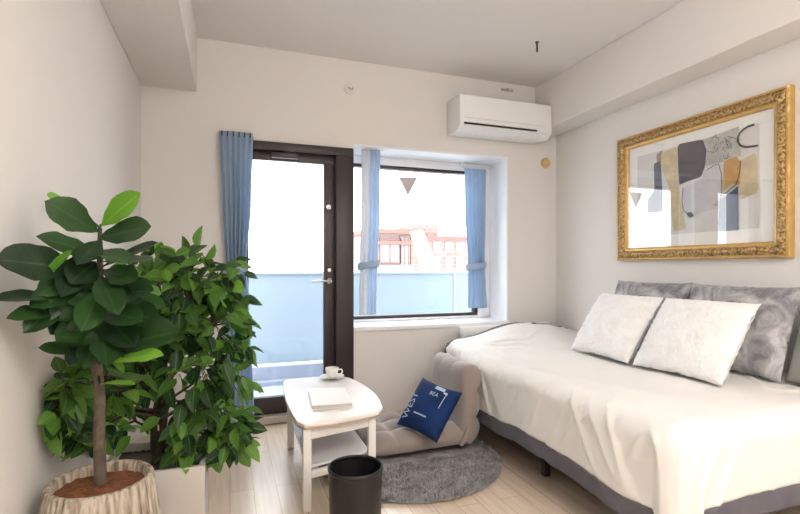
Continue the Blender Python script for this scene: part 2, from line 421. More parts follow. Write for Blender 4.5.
# left block: pale facade, red roof edge, wide window
Yb = 16.5
x0, zt = bpx(368, 229, Yb); x1, _ = bpx(409, 229, Yb)
B1 = thing('outside_apartment_block', 'pale outside building with red roof edge and wide window, left of the white gable', 'building', ((x0 + x1) / 2, Yb, -6))
MB().box(x0, x1, Yb, Yb + 4, -6, zt - .16).build('facade', mat('facade_pale', srgb(130, 115, 111), .8), B1, smooth=False)
MB().box(x0 - .15, x1 + .02, Yb - .35, Yb + 4, zt - .16, zt).box(x0, x1, Yb - .2, Yb, zt - .55, zt - .42).build('roof_edge', M_broof, B1, smooth=False)
for (pa, pb, pt, pbm) in ((381, 399, 240, 262), (401, 408, 238, 266)):
    wx0, wz1 = bpx(pa, pt, Yb); wx1, wz0 = bpx(pb, pbm, Yb)
    wf = MB().box(wx0 - .06, wx1 + .06, Yb - .07, Yb, wz0 - .06, wz0).box(wx0 - .06, wx1 + .06, Yb - .07, Yb, wz1, wz1 + .06)
    wf.box(wx0 - .06, wx0, Yb - .07, Yb, wz0, wz1).box(wx1, wx1 + .06, Yb - .07, Yb, wz0, wz1).box((wx0 + wx1) / 2 - .03, (wx0 + wx1) / 2 + .03, Yb - .06, Yb, wz0, wz1)
    wo = wf.build('window', M_bframe, B1, smooth=False)
    MB().box(wx0, wx1, Yb - .03, Yb - .01, wz0, wz1).build('pane', M_bwin, wo, smooth=False)
MB().box(x0, x1, Yb - .5, Yb - .42, -6, bpx(390, 265, Yb - .5)[1]).build('balcony_front', M_bwhite, B1, smooth=False)
# right block: brick
Y2 = 16.5
x0, zt = bpx(411, 236, Y2); x1, _ = bpx(480, 236, Y2)
B2 = thing('outside_brick_building', 'pink brick building outside with rows of small windows, right of the white gable', 'building', ((x0 + x1) / 2, Y2, -6))
MB().box(x0, x1, Y2, Y2 + 4, -6, zt).box(x0 + .2, x0 + 1.2, Y2 + .3, Y2 + 3, zt, zt + .45).build('facade', M_brick, B2, smooth=False)
MB().box(x0, x1, Y2 - .12, Y2, zt - .1, zt + .02).build('roof_edge', M_broof, B2, smooth=False)
for cx in (424, 436, 448, 459):
    for (pt, pbm) in ((242, 251), (257, 268)):
        wx0, wz1 = bpx(cx - 3, pt, Y2); wx1, wz0 = bpx(cx + 3, pbm, Y2)
        MB().box(wx0, wx1, Y2 - .05, Y2, wz0, wz1, .01).build('window', mat('window_tint', srgb(166, 148, 146), .3), B2, smooth=False)
# white slanting gable between them
Y3 = 12.5
gp = [on_y(p[0], p[1], Y3) for p in ((415, 231), (423, 230), (441, 276), (428, 276))]
gm = MB(); n_ = len(gp)
gm.add([p for p in gp] + [p + V((0, .4, 0)) for p in gp], [(0, 1, 2, 3), (7, 6, 5, 4)] + [(i, (i + 1) % 4, (i + 1) % 4 + 4, i + 4) for i in range(4)])
g0 = gp[3].z
gm.box(gp[3].x, gp[2].x, Y3, Y3 + .4, -6, g0)
gab = gm.build('outside_gable_building', mat('gable_white', srgb(190, 188, 188), .8), smooth=False, origin=((gp[3].x + gp[2].x) / 2, Y3, -6))
tag(gab, 'white slanting gable wall outside between the two pink buildings', 'building')

# ------------------------------------------------------------------ curtains
def curtain(name, label, rows, Y, npl, mats, amp=.02, group=None, tie=None, lining=None):
    """rows: list of (py, pxl, pxr) top->bottom on the plane Y"""
    pts = [(on_y(l, y, Y), on_y(r, y, Y)) for (y, l, r) in rows]
    zs = [(p[0].z + p[1].z) / 2 for p in pts]
    root = thing(name, label, 'curtain', ((pts[0][0].x + pts[0][1].x) / 2, Y, zs[-1]), group)
    def prof(z):
        for i in range(len(zs) - 1):
            if zs[i] >= z >= zs[i + 1]:
                k = (zs[i] - z) / (zs[i] - zs[i + 1]); k = k * k * (3 - 2 * k)
                return pts[i][0].x * (1 - k) + pts[i + 1][0].x * k, pts[i][1].x * (1 - k) + pts[i + 1][1].x * k
        return pts[-1][0].x, pts[-1][1].x
    wtop = pts[0][1].x - pts[0][0].x
    def fn(u, v):
        z = zs[0] + (zs[-1] - zs[0]) * v
        l, r = prof(z)
        ph = 2 * pi * npl * u + .5 * nz(v * 3, u * 2)
        wd = (r - l) / wtop
        a = amp * (0.75 + .5 * nz(u * 5 + 3, v * 1.5)) * min(1.15, max(.55, 1.6 - wd))
        head = S(0, .03, v)
        x = l + (r - l) * (u + .25 / npl / 2 * sin(2 * ph) * .5)
        return V((x, Y + a * sin(ph) * (.35 + .65 * head) , z))
    m = MB(); m.grid(fn, npl * 12, 70, uv=False)
    if lining:
        for i in range(len(m.m)):
            if (i % (npl * 12)) < npl * 12 * lining: m.m[i] = 1
    c = m.build('cloth', mats, root, angle=80)
    sm = c.modifiers.new('thickness', 'SOLIDIFY'); sm.thickness = .002
    # top heading band with hooks
    for i in range(npl if rows[0][1] < 300 else 0):
        x = pts[0][0].x + wtop * (i + .5) / npl
        MB().box(x - .003, x + .003, Y - amp - .004, Y + amp + .004, zs[0] - .03, zs[0] - .004, .001).build('hook', M_dark2, root)
    if tie:
        ty, th = tie
        zt = on_y(rows[0][1], ty, Y).z; l, r = prof(zt)
        tb = MB(); n = 40; w2 = (r - l) / 2 + .012; d2 = amp + .016
        def tf(u, v):
            a = 2 * pi * u
            ww = 1 + .06 * cos(pi * (v - .5))
            return V(((l + r) / 2 + w2 * ww * cos(a), Y + d2 * ww * sin(a), zt + th * (v - .5) + .012 * cos(a)))
        tb.grid(tf, n, 6)
        t = tb.build('tieback', mats[-1] if name == 'curtain' else mats[0], root, angle=80, merge=True)
        t.modifiers.new('thickness', 'SOLIDIFY').thickness = .003
    return root
curtain('curtain', 'long blue pleated curtain tied back at the left of the glass balcony door',
        [(132, 219, 253), (200, 222, 251), (268, 226, 246), (300, 226, 249), (417, 228, 254)], 3.115, 6, [M_curt], .022, tie=(270, .055))
curtain('curtain', 'short pale blue curtain tied back at the left edge of the window recess',
        [(149, 361.5, 380), (210, 361.5, 379.5), (265, 360, 377.5), (285, 359.5, 376.5), (315, 359, 376)], 3.24, 4, [M_curt2, M_curt3, M_curt2], .016, 'short curtains in the window recess', tie=(265, .05), lining=.42)
curtain('curtain', 'short blue curtain tied back at the corner of the window recess nearest the bed',
        [(169, 464.5, 486), (210, 465, 485.5), (265, 468, 484.5), (285, 468, 485.5), (308, 468, 487)], 3.385, 5, [M_curt, M_curt2], .016, 'short curtains in the window recess', tie=(266, .05))
# rods of the two short curtains
for (nm, a, b, Y, lab) in (('curtain_rod', on_y(357, 148, 3.24), on_y(383, 150, 3.24), 3.24, 'thin white curtain rod stub over the lined short curtain'),
                           ('curtain_rod', on_y(462, 166.5, 3.385), on_y(488, 168.5, 3.385), 3.385, 'thin white curtain rod stub over the short curtain beside the bed corner')):
    z = max(a.z, b.z) + .014
    r_ = MB().tube([(a.x, Y, z), (b.x, Y, z)], .008, 10).box(b.x - .01, b.x + .004, Y - .012, Y + .012, z, WZ1 - e - .001, .002).box(a.x - .004, a.x + .01, Y - .012, Y + .012, z, WZ1 - e - .001, .002)
    tag(r_.build(nm, M_white, origin=((a.x + b.x) / 2, Y, z)), lab, 'curtain rod')

# ------------------------------------------------------------------ air conditioner
acx0, acx1, acz0, acz1, acy = 1.485, 2.236, 1.945, 2.198, 2.955
AC = thing('wall_mounted_air_conditioner', 'white wall-mounted air conditioner above the window corner', 'air conditioner', ((acx0 + acx1) / 2, YB, acz0))
prof = [(YB, acz0 + .01), (YB, acz1), (acy + .02, acz1), (acy, acz1 - .012), (acy - .004, acz0 + .055), (acy + .004, acz0 + .032), (acy + .035, acz0 + .008), (acy + .08, acz0)]
def extr(prof, xa, xb, bev=.006):
    bm = bmesh.new()
    A = [bm.verts.new((xa, y, z)) for y, z in prof]; fA = bm.faces.new(A)
    r = bmesh.ops.extrude_face_region(bm, geom=[fA])
    for v in [g for g in r['geom'] if isinstance(g, bmesh.types.BMVert)]: v.co.x = xb
    bmesh.ops.recalc_face_normals(bm, faces=bm.faces[:])
    if bev: bmesh.ops.bevel(bm, geom=[ed for ed in bm.edges if abs(ed.verts[0].co.x - ed.verts[1].co.x) < 1e-6], offset=bev, segments=2, profile=.5, affect='EDGES')
    m = MB(); m.bm(bm); return m
extr(prof, acx0, acx1).build('casing', M_white, AC, angle=35)
MB().box(acx0 + .03, acx1 - .13, acy - .006, acy + .004, acz0 + .040, acz0 + .053, .001).build('air_slot', M_dark2, AC)
MB().box(acx0 + .03, acx1 - .06, acy - .0048, acy + .004, acz0 + .084, acz0 + .087).build('panel_seam', mat('ac_seam', srgb(205, 205, 205), .5), AC)
fl = extr([(acy + .006, acz0 + .036), (acy - .003, acz0 + .035), (acy + .030, acz0 + .004), (acy + .04, acz0 + .008)], acx0 + .03, acx1 - .08, .0015)
fl.build('louver', mat('ac_louver', srgb(232, 233, 236), .4), AC)
# small fittings
p = on_y(545, 163, YB)
o = MB().lathe([(0, 0), (.040, 0), (.040, .012), (.032, .022), (.012, .024), (0, .024)], n=28).xf(Matrix.Translation((p.x, YB, p.z)) @ Matrix.Rotation(pi / 2, 4, 'X'))
tag(o.build('vent_cover', M_vent, origin=(p.x, YB, p.z)), 'round yellowed pipe hole cover on the wall below the air conditioner', 'cover').location = (p.x, YB - .0, p.z)
p = on_y(349, 89, YB)
hk = thing('wall_hook', 'small round white hook plate high on the wall above the balcony door', 'hook', (p.x, YB, p.z))
MB().lathe([(0, 0), (.036, 0), (.036, .006), (.028, .013), (0, .014)], n=28).xf(Matrix.Translation((p.x, YB, p.z)) @ Matrix.Rotation(pi / 2, 4, 'X')).build('plate', M_beam, hk)
MB().tube([(p.x - .008, YB - .012, p.z + .006), (p.x, YB - .03, p.z - .008), (p.x + .014, YB - .03, p.z - .012), (p.x + .02, YB - .028, p.z)], .004, 8).build('prong', mat('hook_grey', srgb(170, 168, 160), .4), hk)
p = on_y(507, 90, YB)
bk = MB().box(p.x - .05, p.x + .05, YB - .012, YB, p.z - .01, p.z + .01, .003).tube([(p.x - .01, YB - .01, p.z), (p.x - .01, YB - .035, p.z - .002)], .006, 8)
tag(bk.build('wall_bracket', mat('bracket_grey', srgb(190, 184, 176), .5), origin=(p.x, YB, p.z)), 'small grey curtain-rail bracket on the wall above the air conditioner', 'bracket')
r = ray(537, 42); t_ = (ZC - EYE) / r.z; p = V((0, 0, EYE)) + r * t_
ck = MB().lathe([(0, 0), (.012, 0), (.012, -.004), (.006, -.008), (.006, -.055), (.008, -.060), (0, -.062)], (p.x, p.y, ZC), 14)
tag(ck.build('ceiling_hook', mat('dark_metal_hook', srgb(70, 68, 70), .4, metal=.4), origin=(p.x, p.y, ZC)), 'short dark metal pin hanging from the white ceiling', 'hook')

# ------------------------------------------------------------------ picture
PY0, PY1, PZ0, PZ1 = 1.463, 2.500, 1.042, 1.835
PIC = thing('framed_picture', 'large abstract print in an ornate gilt frame above the bed', 'picture', (XR, (PY0 + PY1) / 2, PZ0))
# frame profile: (inset from the outer edge, height off the wall)
fprof = [(0, 0), (0, .030), (.004, .038), (.014, .040), (.018, .034), (.026, .038), (.036, .042), (.046, .041), (.054, .034), (.058, .026), (.062, .028), (.072, .026), (.078, .020), (.080, .006)]
def frame_side(m, c0, c1, d_in, mi=0):
    n = 150
    L_ = (c1 - c0).length; dr = (c1 - c0).normalized(); vs, fs = [], []
    for i in range(n + 1):
        for j, (ins, hgt) in enumerate(fprof):
            s = ins + (L_ - 2 * ins) * i / n
            hh = hgt
            if 3 <= j <= 9:
                ed = min(1, min(s, L_ - s) / .03)
                sc = .5 + .5 * cos(2 * pi * s / .055)
                hh += .005 * sc * sin(pi * (j - 3) / 6) + .006 * nz(s * 70, j * .9, c0.z * 9 + d_in.z) * sin(pi * (j - 2.5) / 7)
            q = c0 + dr * s + d_in * ins; vs.append(V((XR - hh, q.y, q.z)))
    k = len(fprof)
    for i in range(n):
        for j in range(k - 1):
            a = i * k + j; m.add([], [])
            fs.append((a, a + 1, a + k + 1, a + k))
    m.add(vs, fs, mi)
    for i_ in range(len(m.f) - len(fs), len(m.f)):
        j = (i_ - (len(m.f) - len(fs))) % (k - 1)
        m.m[i_] = 1 if j >= 9 or j <= 2 else 0
c = [V((0, PY1, PZ1)), V((0, PY0, PZ1)), V((0, PY0, PZ0)), V((0, PY1, PZ0))]
ins = [V((0, 0, -1)), V((0, 1, 0)), V((0, 0, 1)), V((0, -1, 0))]
fm = MB()
for i in range(4): frame_side(fm, c[i], c[(i + 1) % 4], ins[i])
fm.build('gilt_frame', [M_gold, M_gold2], PIC, angle=50)
XM = XR - .008
MB().box(XM, XM + .004, PY0 + .07, PY1 - .07, PZ0 + .07, PZ1 - .07).build('mat_board', mat('mat_white', srgb(246, 245, 242), .8), PIC, smooth=False)
XP = XM - .001
def zp(pts): return [on_x(600 + x / 2.45, 70 + y / 2.45, XP) for x, y in pts]
art = MB(); ly = [0]
def smooth_poly(P, it=2):
    for _ in range(it):
        Q = []
        for i in range(len(P)):
            a, b = P[i], P[(i + 1) % len(P)]
            Q += [a * .75 + b * .25, a * .25 + b * .75]
        P = Q
    return P
def blob(pts, mi, sm=1):
    ly[0] += 1; P = zp(pts)
    if sm:
        Q = []
        for k_ in range(len(P)):
            a, b = P[k_], P[(k_ + 1) % len(P)]; Q += [a, a * .67 + b * .33, a * .33 + b * .67]
        P = smooth_poly(Q, 2)
    P = [p_ - V((.00035 * ly[0], 0, 0)) for p_ in P]
    art.add(P, [tuple(range(len(P)))], mi)
def stroke(pts, wd, mi):
    ly[0] += 1; P = zp(pts); L_ = []; R_ = []
    for i in range(len(P)):
        d = (P[min(i + 1, len(P) - 1)] - P[max(0, i - 1)]).normalized(); n2 = V((0, -d.z, d.y)) * wd / 2
        o_ = V((.00035 * ly[0], 0, 0)); L_.append(P[i] + n2 - o_); R_.append(P[i] - n2 - o_)
    k = len(P); art.add(L_ + R_, [(i, i + 1, k + i + 1, k + i) for i in range(k - 1)], mi)
def amat(n, r, g, b, var=.12): return mat(n, srgb(r, g, b), .8, var=var, vscale=22)
AM = [amat('print_paper', 222, 220, 218, .03), amat('print_charcoal', 86, 82, 90), amat('print_navy', 98, 102, 122), amat('print_tan', 208, 192, 158),
      amat('print_ochre', 194, 150, 88), amat('print_lilac', 208, 206, 211, .06), amat('print_slate', 80, 90, 114), amat('print_rose', 176, 150, 136),
      amat('print_grey', 190, 190, 184, .22), amat('print_line', 70, 68, 72)]
pr = [on_x(637.5, 150, XP), on_x(759.5, 150, XP)]
yA, yB_ = pr[0].y, pr[1].y; zA, zB = on_x(759, 228, XP).z, on_x(759, 124, XP).z
art.add([(XP, yA, zA), (XP, yB_, zA), (XP, yB_, zB), (XP, yA, zB)], [(0, 1, 2, 3)], 0)
blob([(250, 172), (340, 138), (346, 210), (330, 218), (258, 236)], 8, 0)
blob([(138, 208), (152, 196), (160, 222), (140, 228)], 7)
blob([(150, 204), (189, 188), (192, 250), (198, 320), (212, 390), (180, 396), (176, 350), (168, 280), (150, 240)], 3)
blob([(132, 230), (149, 222), (153, 290), (153, 346), (118, 350), (117, 318), (134, 296)], 2)
blob([(262, 242), (290, 228), (299, 262), (297, 318), (284, 340), (225, 356), (200, 345), (204, 288), (248, 268)], 5)
blob([(190, 182), (252, 170), (262, 196), (258, 236), (248, 262), (212, 274), (194, 282)], 1, 1)
blob([(345, 222), (384, 200), (387, 300), (346, 318), (334, 290)], 3)
blob([(304, 224), (334, 212), (347, 226), (342, 285), (318, 300), (304, 302)], 4)
blob([(276, 332), (300, 302), (322, 278), (344, 282), (340, 318), (300, 335)], 8)
blob([(292, 322), (340, 284), (341, 392), (292, 396)], 6, 0)
blob([(212, 350), (225, 348), (232, 358), (220, 362)], 9)
stroke([(262, 246), (280, 234), (292, 230), (298, 252), (300, 290), (296, 325)], .004, 9)
stroke([(205, 290), (202, 320), (206, 345), (222, 356)], .004, 9)
stroke([(346, 222), (344, 250), (335, 280), (308, 304)], .004, 9)
stroke([(380, 134), (366, 138), (354, 145), (345, 154), (340, 164), (339, 173), (342, 181), (349, 187), (358, 189), (372, 188), (389, 185)], .010, 9)
rr = random.Random(3)
for i in range(16):
    x_, y_ = rr.uniform(268, 330), rr.uniform(165, 212)
    stroke([(x_, y_), (x_ + rr.uniform(-9, 9), y_ + rr.uniform(-12, 12)), (x_ + rr.uniform(-14, 14), y_ + rr.uniform(-10, 10))], .0025, 9)
art.build('abstract_print', AM, PIC, smooth=False)
XG = XR - .018
MB().add([(XG, PY1 - .075, PZ0 + .075), (XG, PY0 + .075, PZ0 + .075), (XG, PY0 + .075, PZ1 - .075), (XG, PY1 - .075, PZ1 - .075)], [(0, 1, 2, 3)]).build('glazing', M_picglass, PIC, smooth=False)

# ------------------------------------------------------------------ bed
BX0, BX1, BY0, BY1, BZ = 1.475, 2.405, 1.225, 3.13, .455
bed = thing('bed', 'low bed with thin black legs along the right wall under the white duvet', 'bed', ((BX0 + BX1) / 2, (BY0 + BY1) / 2, 0))
MB().box(BX0, BX1, BY0, BY1, .245, BZ - .016, .05, 4).build('mattress', M_matt, bed)
MB().box(1.432, BX1, BY0 + .01, BY1, .20, .235, .006).build('bed_frame', M_black, bed)
for lx, ly_ in ((1.425, 1.35), (1.425, 1.93), (1.47, 2.9), (2.35, 1.35), (2.35, 1.93), (2.35, 2.9)):
    MB().box(lx - .016, lx + .016, ly_ - .016, ly_ + .016, .001, .20, .003).build('leg', M_black, bed)

# duvet: a sheet of cloth laid over the mattress, draped over the side and foot
RR = .085
def dome(X, Y):      # pillow under the far end + soft loft
    d = .088 * exp(-((Y - 3.04) / .27) ** 2) * S(1.50, 1.90, X) * (1 - .5 * S(2.2, 2.42, X))
    d += .012 * nz(X * 2.2, Y * 2.2, 3) + .010 * nz(X * 5, Y * 3.2, 8)
    # soft diagonal creases
    d += .007 * sin(9 * X + 5 * Y + 2.5 * nz(X * 2, Y * 2, 1)) * S(.0, .4, nz(X * 1.7, Y * 1.3, 5) + .25)
    c_ = max(0, 1 - abs(nz(X * 2.6 + Y * 1.1, Y * 5.5 - X * 2.2, 7)) * 4.5); d += .013 * c_ ** 2 * S(-.1, .3, nz(X * 1.5, Y * 1.5, 11))
    return d
def xleft(Y): return 1.385 + .105 * S(2.4, 3.0, Y)
def ztop(X, Y): return BZ + .045 + dome(X, Y)
YF = 3.03
def duvet_pt(a, b, off=0):
    """a: distance from the wall edge towards the room; b: from the far edge towards the foot"""
    X = 2.425 - a; Y = YF - b
    x0 = xleft(Y) if Y > 1.15 else 1.385; y0 = 1.19
    ux = max(0, x0 - X); uy = max(0, y0 - Y)
    cx, cy = max(X, x0), max(Y, y0)
    d = sqrt(ux * ux + uy * uy)
    if d < 1e-6:
        return V((X, Y, ztop(X, Y) + off))
    nx, ny = -ux / d, -uy / d
    arc = RR * pi / 2
    if d < arc: o_ = RR * sin(d / RR); dz = RR * (1 - cos(d / RR))
    else: o_ = RR + .06 * (d - arc); dz = RR + (d - arc) * .99
    corner = min(ux, uy) / d          # 0 on the sides, .7 at the corner
    s = Y if ux > uy else X
    drop = S(.02, .3, d)
    cr_ = max(0, 1 - abs(nz(s * 5.5 + d * 3.5, d * 1.6, 4)) * 4)
    cr_ = max(cr_, .7 * max(0, 1 - abs(nz(s * 11 - d * 6, d * 2.5, 14)) * 4))
    o_ += drop * (.005 * sin(s * 11 + 3 * nz(s * 2.1, 1.7)) + .006 * nz(s * 7, d * 2, 4)) + .015 * cr_ ** 2 * S(.0, .10, d) * (1 - min(1, 2 * corner)) * (1 - .6 * S(.22, .36, d)) + corner * drop * (.06 + .012 * sin(5 * math.atan2(uy, ux)))
    dz += corner * .12 * drop
    dz += drop * .006 * sin(s * 5.1 + 1)
    dz = min(dz, ztop(cx, cy) - .018)
    z = ztop(cx, cy) - dz
    z += .010 * nz(s * 8, d * 5, 2) * (1 - drop)
    return V((cx + nx * o_, cy + ny * o_, z))
AW = 1.04; arc = RR * pi / 2
a_max = AW + arc + .265; b_max = (YF - 1.19) + arc + .235
HEM = .072
NU, NV = 160, 240
dm = MB()
hemm = MB()
us = [a_max * i / NU for i in range(NU + 1)]; vs_ = [b_max * j / NV for j in range(NV + 1)]
vs = [duvet_pt(a, b) for b in vs_ for a in us]
fw, fh = [], []
for j in range(NV):
    for i in range(NU):
        q = (j * (NU + 1) + i, j * (NU + 1) + i + 1, (j + 1) * (NU + 1) + i + 1, (j + 1) * (NU + 1) + i)
        am = (us[i] + us[i + 1]) / 2; bm_ = (vs_[j] + vs_[j + 1]) / 2
        if am > a_max - HEM or bm_ > b_max - HEM or bm_ < .036: fh.append(q)
        else: fw.append(q)
def sub(vs, fs):
    ids = sorted({i for f_ in fs for i in f_}); mp = {k: n for n, k in enumerate(ids)}
    return [vs[i] for i in ids], [tuple(mp[i] for i in f_) for f_ in fs]
DV = thing('duvet', 'white duvet with a charcoal hem spread over the bed and hanging down its side', 'duvet', (1.9, 2.0, BZ))
a_, b_ = sub(vs, fw); do = MB().add(a_, b_).build('cover', M_duvet, DV, angle=180)
sm = do.modifiers.new('thickness', 'SOLIDIFY'); sm.thickness = .014; sm.offset = -1
a_, b_ = sub(vs, fh); ho = MB().add(a_, b_).build('hem', M_hem, DV, angle=180); ho['label'] = 'charcoal grey hem band'
sm = ho.modifiers.new('thickness', 'SOLIDIFY'); sm.thickness = .014; sm.offset = -1

# ------------------------------------------------------------------ cushions
def cushion_mesh(W, H, T, k=.07, n=36, lump=.0, seed=0, fuzz=0., pw=.42):
    m = MB()
    def side(sg):
        def fn(u, v):
            a, b = 2 * u - 1, 2 * v - 1
            x = W / 2 * a * (1 - k * (1 - b * b)); y = H / 2 * b * (1 - k * (1 - a * a))
            h = T / 2 * (max(0, (1 - a * a)) * max(0, (1 - b * b))) ** pw
            h *= 1 + lump * nz(a * 1.6 + seed, b * 1.6, sg)
            p_ = V((x, y, sg * h))
            if fuzz:
                f_ = fuzz * (nz(x * 60 + seed, y * 60, sg) + .6 * nz(x * 130, y * 130 + seed, sg))
                ed = 1 if max(abs(a), abs(b)) > .98 else 0
                p_ += V((x, y, 0)).normalized() * f_ * ed * 1.2 + V((0, 0, sg * f_ * (1 - ed)))
            return p_
        return fn
    m.grid(side(1), n, n); m.grid(side(-1), n, n)
    return m
def orient(origin, xdir, up):
    """local x -> xdir, local y -> up (made perpendicular), local z -> normal"""
    x = V(xdir).normalized(); y = (V(up) - x * V(up).dot(x)).normalized(); z = x.cross(y)
    M = Matrix((x, y, z)).transposed().to_4x4(); M.translation = V(origin); return M
def place_cushion(name, label, cat, mb, M, mats, group=None):
    o = mb.build(name, mats, merge=True, angle=180)
    o.matrix_world = M
    return tag(o, label, cat, group)
def lean(Yc, xb, zb, xt, H, zoff=0, yaw=0, roll=0):
    """cushion standing with its bottom edge at (xb, zb) and its top leaning to xt"""
    dz = sqrt(max(.01, H * H - (xt - xb) ** 2))
    up = V((xt - xb, 0, dz)).normalized()
    xd = V((sin(yaw), -cos(yaw), 0))
    c_ = V((xb, Yc, zb)) + up * H / 2
    return orient(c_, xd, up) @ Matrix.Rotation(roll, 4, 'Z')
zB_ = BZ + .06
place_cushion('throw_cushion', 'white fluffy square cushion leaning in front of the patterned grey fur cushion', 'cushion', cushion_mesh(.455, .40, .16, .055, 60, .12, 1, .006), lean(1.630, 1.895, zB_ + .010, 2.11, .375, yaw=radians(1)), M_furw, 'white fluffy cushions on the bed')
place_cushion('throw_cushion', 'white fluffy square cushion farther along the bed, nearer the window', 'cushion', cushion_mesh(.445, .40, .16, .055, 60, .12, 5, .006), lean(2.100, 1.895, zB_ + .010, 2.11, .375, yaw=radians(-2)), M_furw, 'white fluffy cushions on the bed')
place_cushion('throw_cushion', 'marbled grey fur cushion against the wall behind the nearer white cushion', 'cushion', cushion_mesh(.53, .43, .14, .05, 60, .1, 9, .005), lean(1.635, 2.20, zB_ + .012, 2.35, .40), M_furg, 'grey fur cushions against the wall')
place_cushion('throw_cushion', 'grey fur cushion mostly hidden behind the farther white cushion', 'cushion', cushion_mesh(.53, .43, .13, .05, 60, .1, 14, .005), lean(2.175, 2.22, zB_ + .012, 2.355, .395), M_furg, 'grey fur cushions against the wall')
place_cushion('throw_cushion', 'plain smooth grey cushion at the right edge beside the grey fur cushion', 'cushion', cushion_mesh(.50, .40, .12, .03, 40, .05, 20), lean(1.125, 2.23, zB_ + .010, 2.36, .38), M_greyc)
# sleeping pillow poking out from under the duvet at the window end
place_cushion('sleeping_pillow', 'white pillow peeking out beyond the duvet hem by the window', 'pillow', cushion_mesh(.80, .125, .08, .03, 36, .05, 3, pw=.45), orient((1.935, 3.088, BZ - .014 + .075), (1, 0, .02), (0, .0, 1)), M_pillow)

# ------------------------------------------------------------------ rug
RC = V((.875, 2.315)); RRAD = .462
rug = thing('rug', 'round grey shaggy rug under the floor chair', 'rug', (RC.x, RC.y, 0))
MB().lathe([(0, .004), (RRAD - .01, .004), (RRAD, .007), (RRAD - .008, .010), (0, .010)], (RC.x, RC.y, 0), 72).build('backing', M_rug, rug)
tl, tr_, br_, bl = V((.285, 2.765)), V((.635, 2.72)), V((.640, 2.03)), V((.262, 1.95))
lc = [bl + V((.035, .03)), tl + V((.03, -.07)), tr_ + V((-.04, -.07)), br_ + V((-.045, .03))]
tm = MB(); rr = random.Random(11)
CH_X0, CH_X1, CH_Y0, CH_Y1 = .66, 1.30, 2.26, 2.72
for i in range(15000):
    r_ = RRAD * sqrt(rr.random()); a = rr.uniform(0, 2 * pi)
    x, y = RC.x + r_ * cos(a), RC.y + r_ * sin(a)
    if CH_X0 < x < CH_X1 and CH_Y0 < y < CH_Y1: continue
    if min((V((x, y)) - q_).length for q_ in lc) < .052: continue
    lean_ = V((rr.gauss(0, 1), rr.gauss(0, 1), 0)) * .008; hgt = rr.uniform(.010, .022)
    if r_ > RRAD * .97: lean_ += V((cos(a), sin(a), 0)) * .008
    w_ = V((cos(a * 7 + i), sin(a * 7 + i), 0)) * .0032
    b0 = V((x, y, .009))
    m1 = b0 + lean_ * .5 + V((0, 0, hgt * .65))
    tm.add([b0 - w_, b0 + w_, m1 + w_ * .9, m1 - w_ * .9, b0 + lean_ * 1.4 + V((0, 0, hgt))], [(0, 1, 2, 3), (3, 2, 4)])
po = tm.build('pile', M_rug, rug, smooth=False); po['kind'] = 'stuff'

# ------------------------------------------------------------------ floor chair
def slab(W, L_, T, nl_w, nl_l, amp, M, skew=0, p=7.0, n=(66, 78), dents=True):
    """tufted pad: local x width, y length, z thickness"""
    m = MB()
    def lob(a, cnt): return abs(sin(pi * cnt * (a + 1) / 2)) ** .5
    def side(sg):
        def fn(u, v):
            a, b = 2 * u - 1, 2 * v - 1
            ea = max(0, 1 - abs(a) ** p) ** (1 / 2.3); eb = max(0, 1 - abs(b) ** p) ** (1 / 2.2)
            lb = (lob(a, nl_w) * lob(b, nl_l)) if sg > 0 else .55
            rim = .5 + .5 * max(abs(a), abs(b)) ** 6
            h = T / 2 * ea * eb * (1 - amp + amp * lb)
            la, lb2 = lob(b, nl_l), lob(a, nl_w)
            x = W / 2 * a * (.988 + .012 * la); y = L_ / 2 * b * (.955 + .045 * lb2)
            return V((x, y, sg * h))
        return fn
    m.grid(side(1), *n); m.grid(side(-1), *n)
    m.xf(M)
    return m
FC = thing('floor_chair', 'taupe tufted legless floor chair on the round rug beside the bed', 'chair', (1.0, 2.49, .03))
W = .44
# seat: local x -> -Y ... y -> +X (length), z -> up
seatM = orient((.935, 2.49, .094), (0, -1, 0), (1, 0, .02))
slab(W, .56, .135, 3, 4, .5, seatM).build('seat', M_chair, FC, merge=True, angle=180)
backM = orient((1.212, 2.49, .266), (0, -1, 0), (.04, 0, 1))
bmx = slab(W, .43, .175, 3, 3, .5, backM @ Matrix.Rotation(pi, 4, 'Y'))
bmx.build('backrest', M_chair, FC, merge=True, angle=180)
hg = MB().tube([(1.145, 2.275, .06), (1.175, 2.27, .10), (1.20, 2.275, .15)], [.012, .02, .012], 10)
hg.build('hinge_cover', M_chair, FC)

# blue cushion with white print, leaning in the chair
bc_c = V((1.035, 2.45, .288)); up = V((.50, .10, .82)); xd = V((.12, -.98, .0))
# corners measured in the photo: upper-left, upper-right, lower-left, lower-right
ul, ur, ll, lr_ = at(426, 381, 2.61), at(461, 393, 2.47), at(396, 421, 2.53), at(436, 442, 2.36)
cc = (ul + ur + ll + lr_) / 4
xdir = ((ur - ul) + (lr_ - ll)); ydir = ((ul - ll) + (ur - lr_))
CW = xdir.length / 2 * 1.06; CHh = ydir.length / 2 * 1.06
print('blue cushion', cc, CW, CHh)
BCM = orient(cc, xdir, ydir)
BT = .13
BLU = thing('throw_cushion', 'navy blue cushion with white lettering leaning in the floor chair', 'cushion', cc)
def cush_h(x, y, W_, H_, T, pw=.42):
    a, b = min(1, abs(2 * x / W_)), min(1, abs(2 * y / H_))
    return T / 2 * ((1 - a * a) * (1 - b * b)) ** pw
cushion_mesh(CW, CHh, BT, .08, 36, 0, 2).xf(BCM).build('cushion_cover', M_blue, BLU, merge=True, angle=180)
prn = MB()
def rect(x0, x1, y0, y1, n=6):
    def fn(u, v):
        x = x0 + (x1 - x0) * u; y = y0 + (y1 - y0) * v
        return V((x, y, cush_h(x, y, CW, CHh, BT) + .0025))
    prn.grid(fn, n, n)
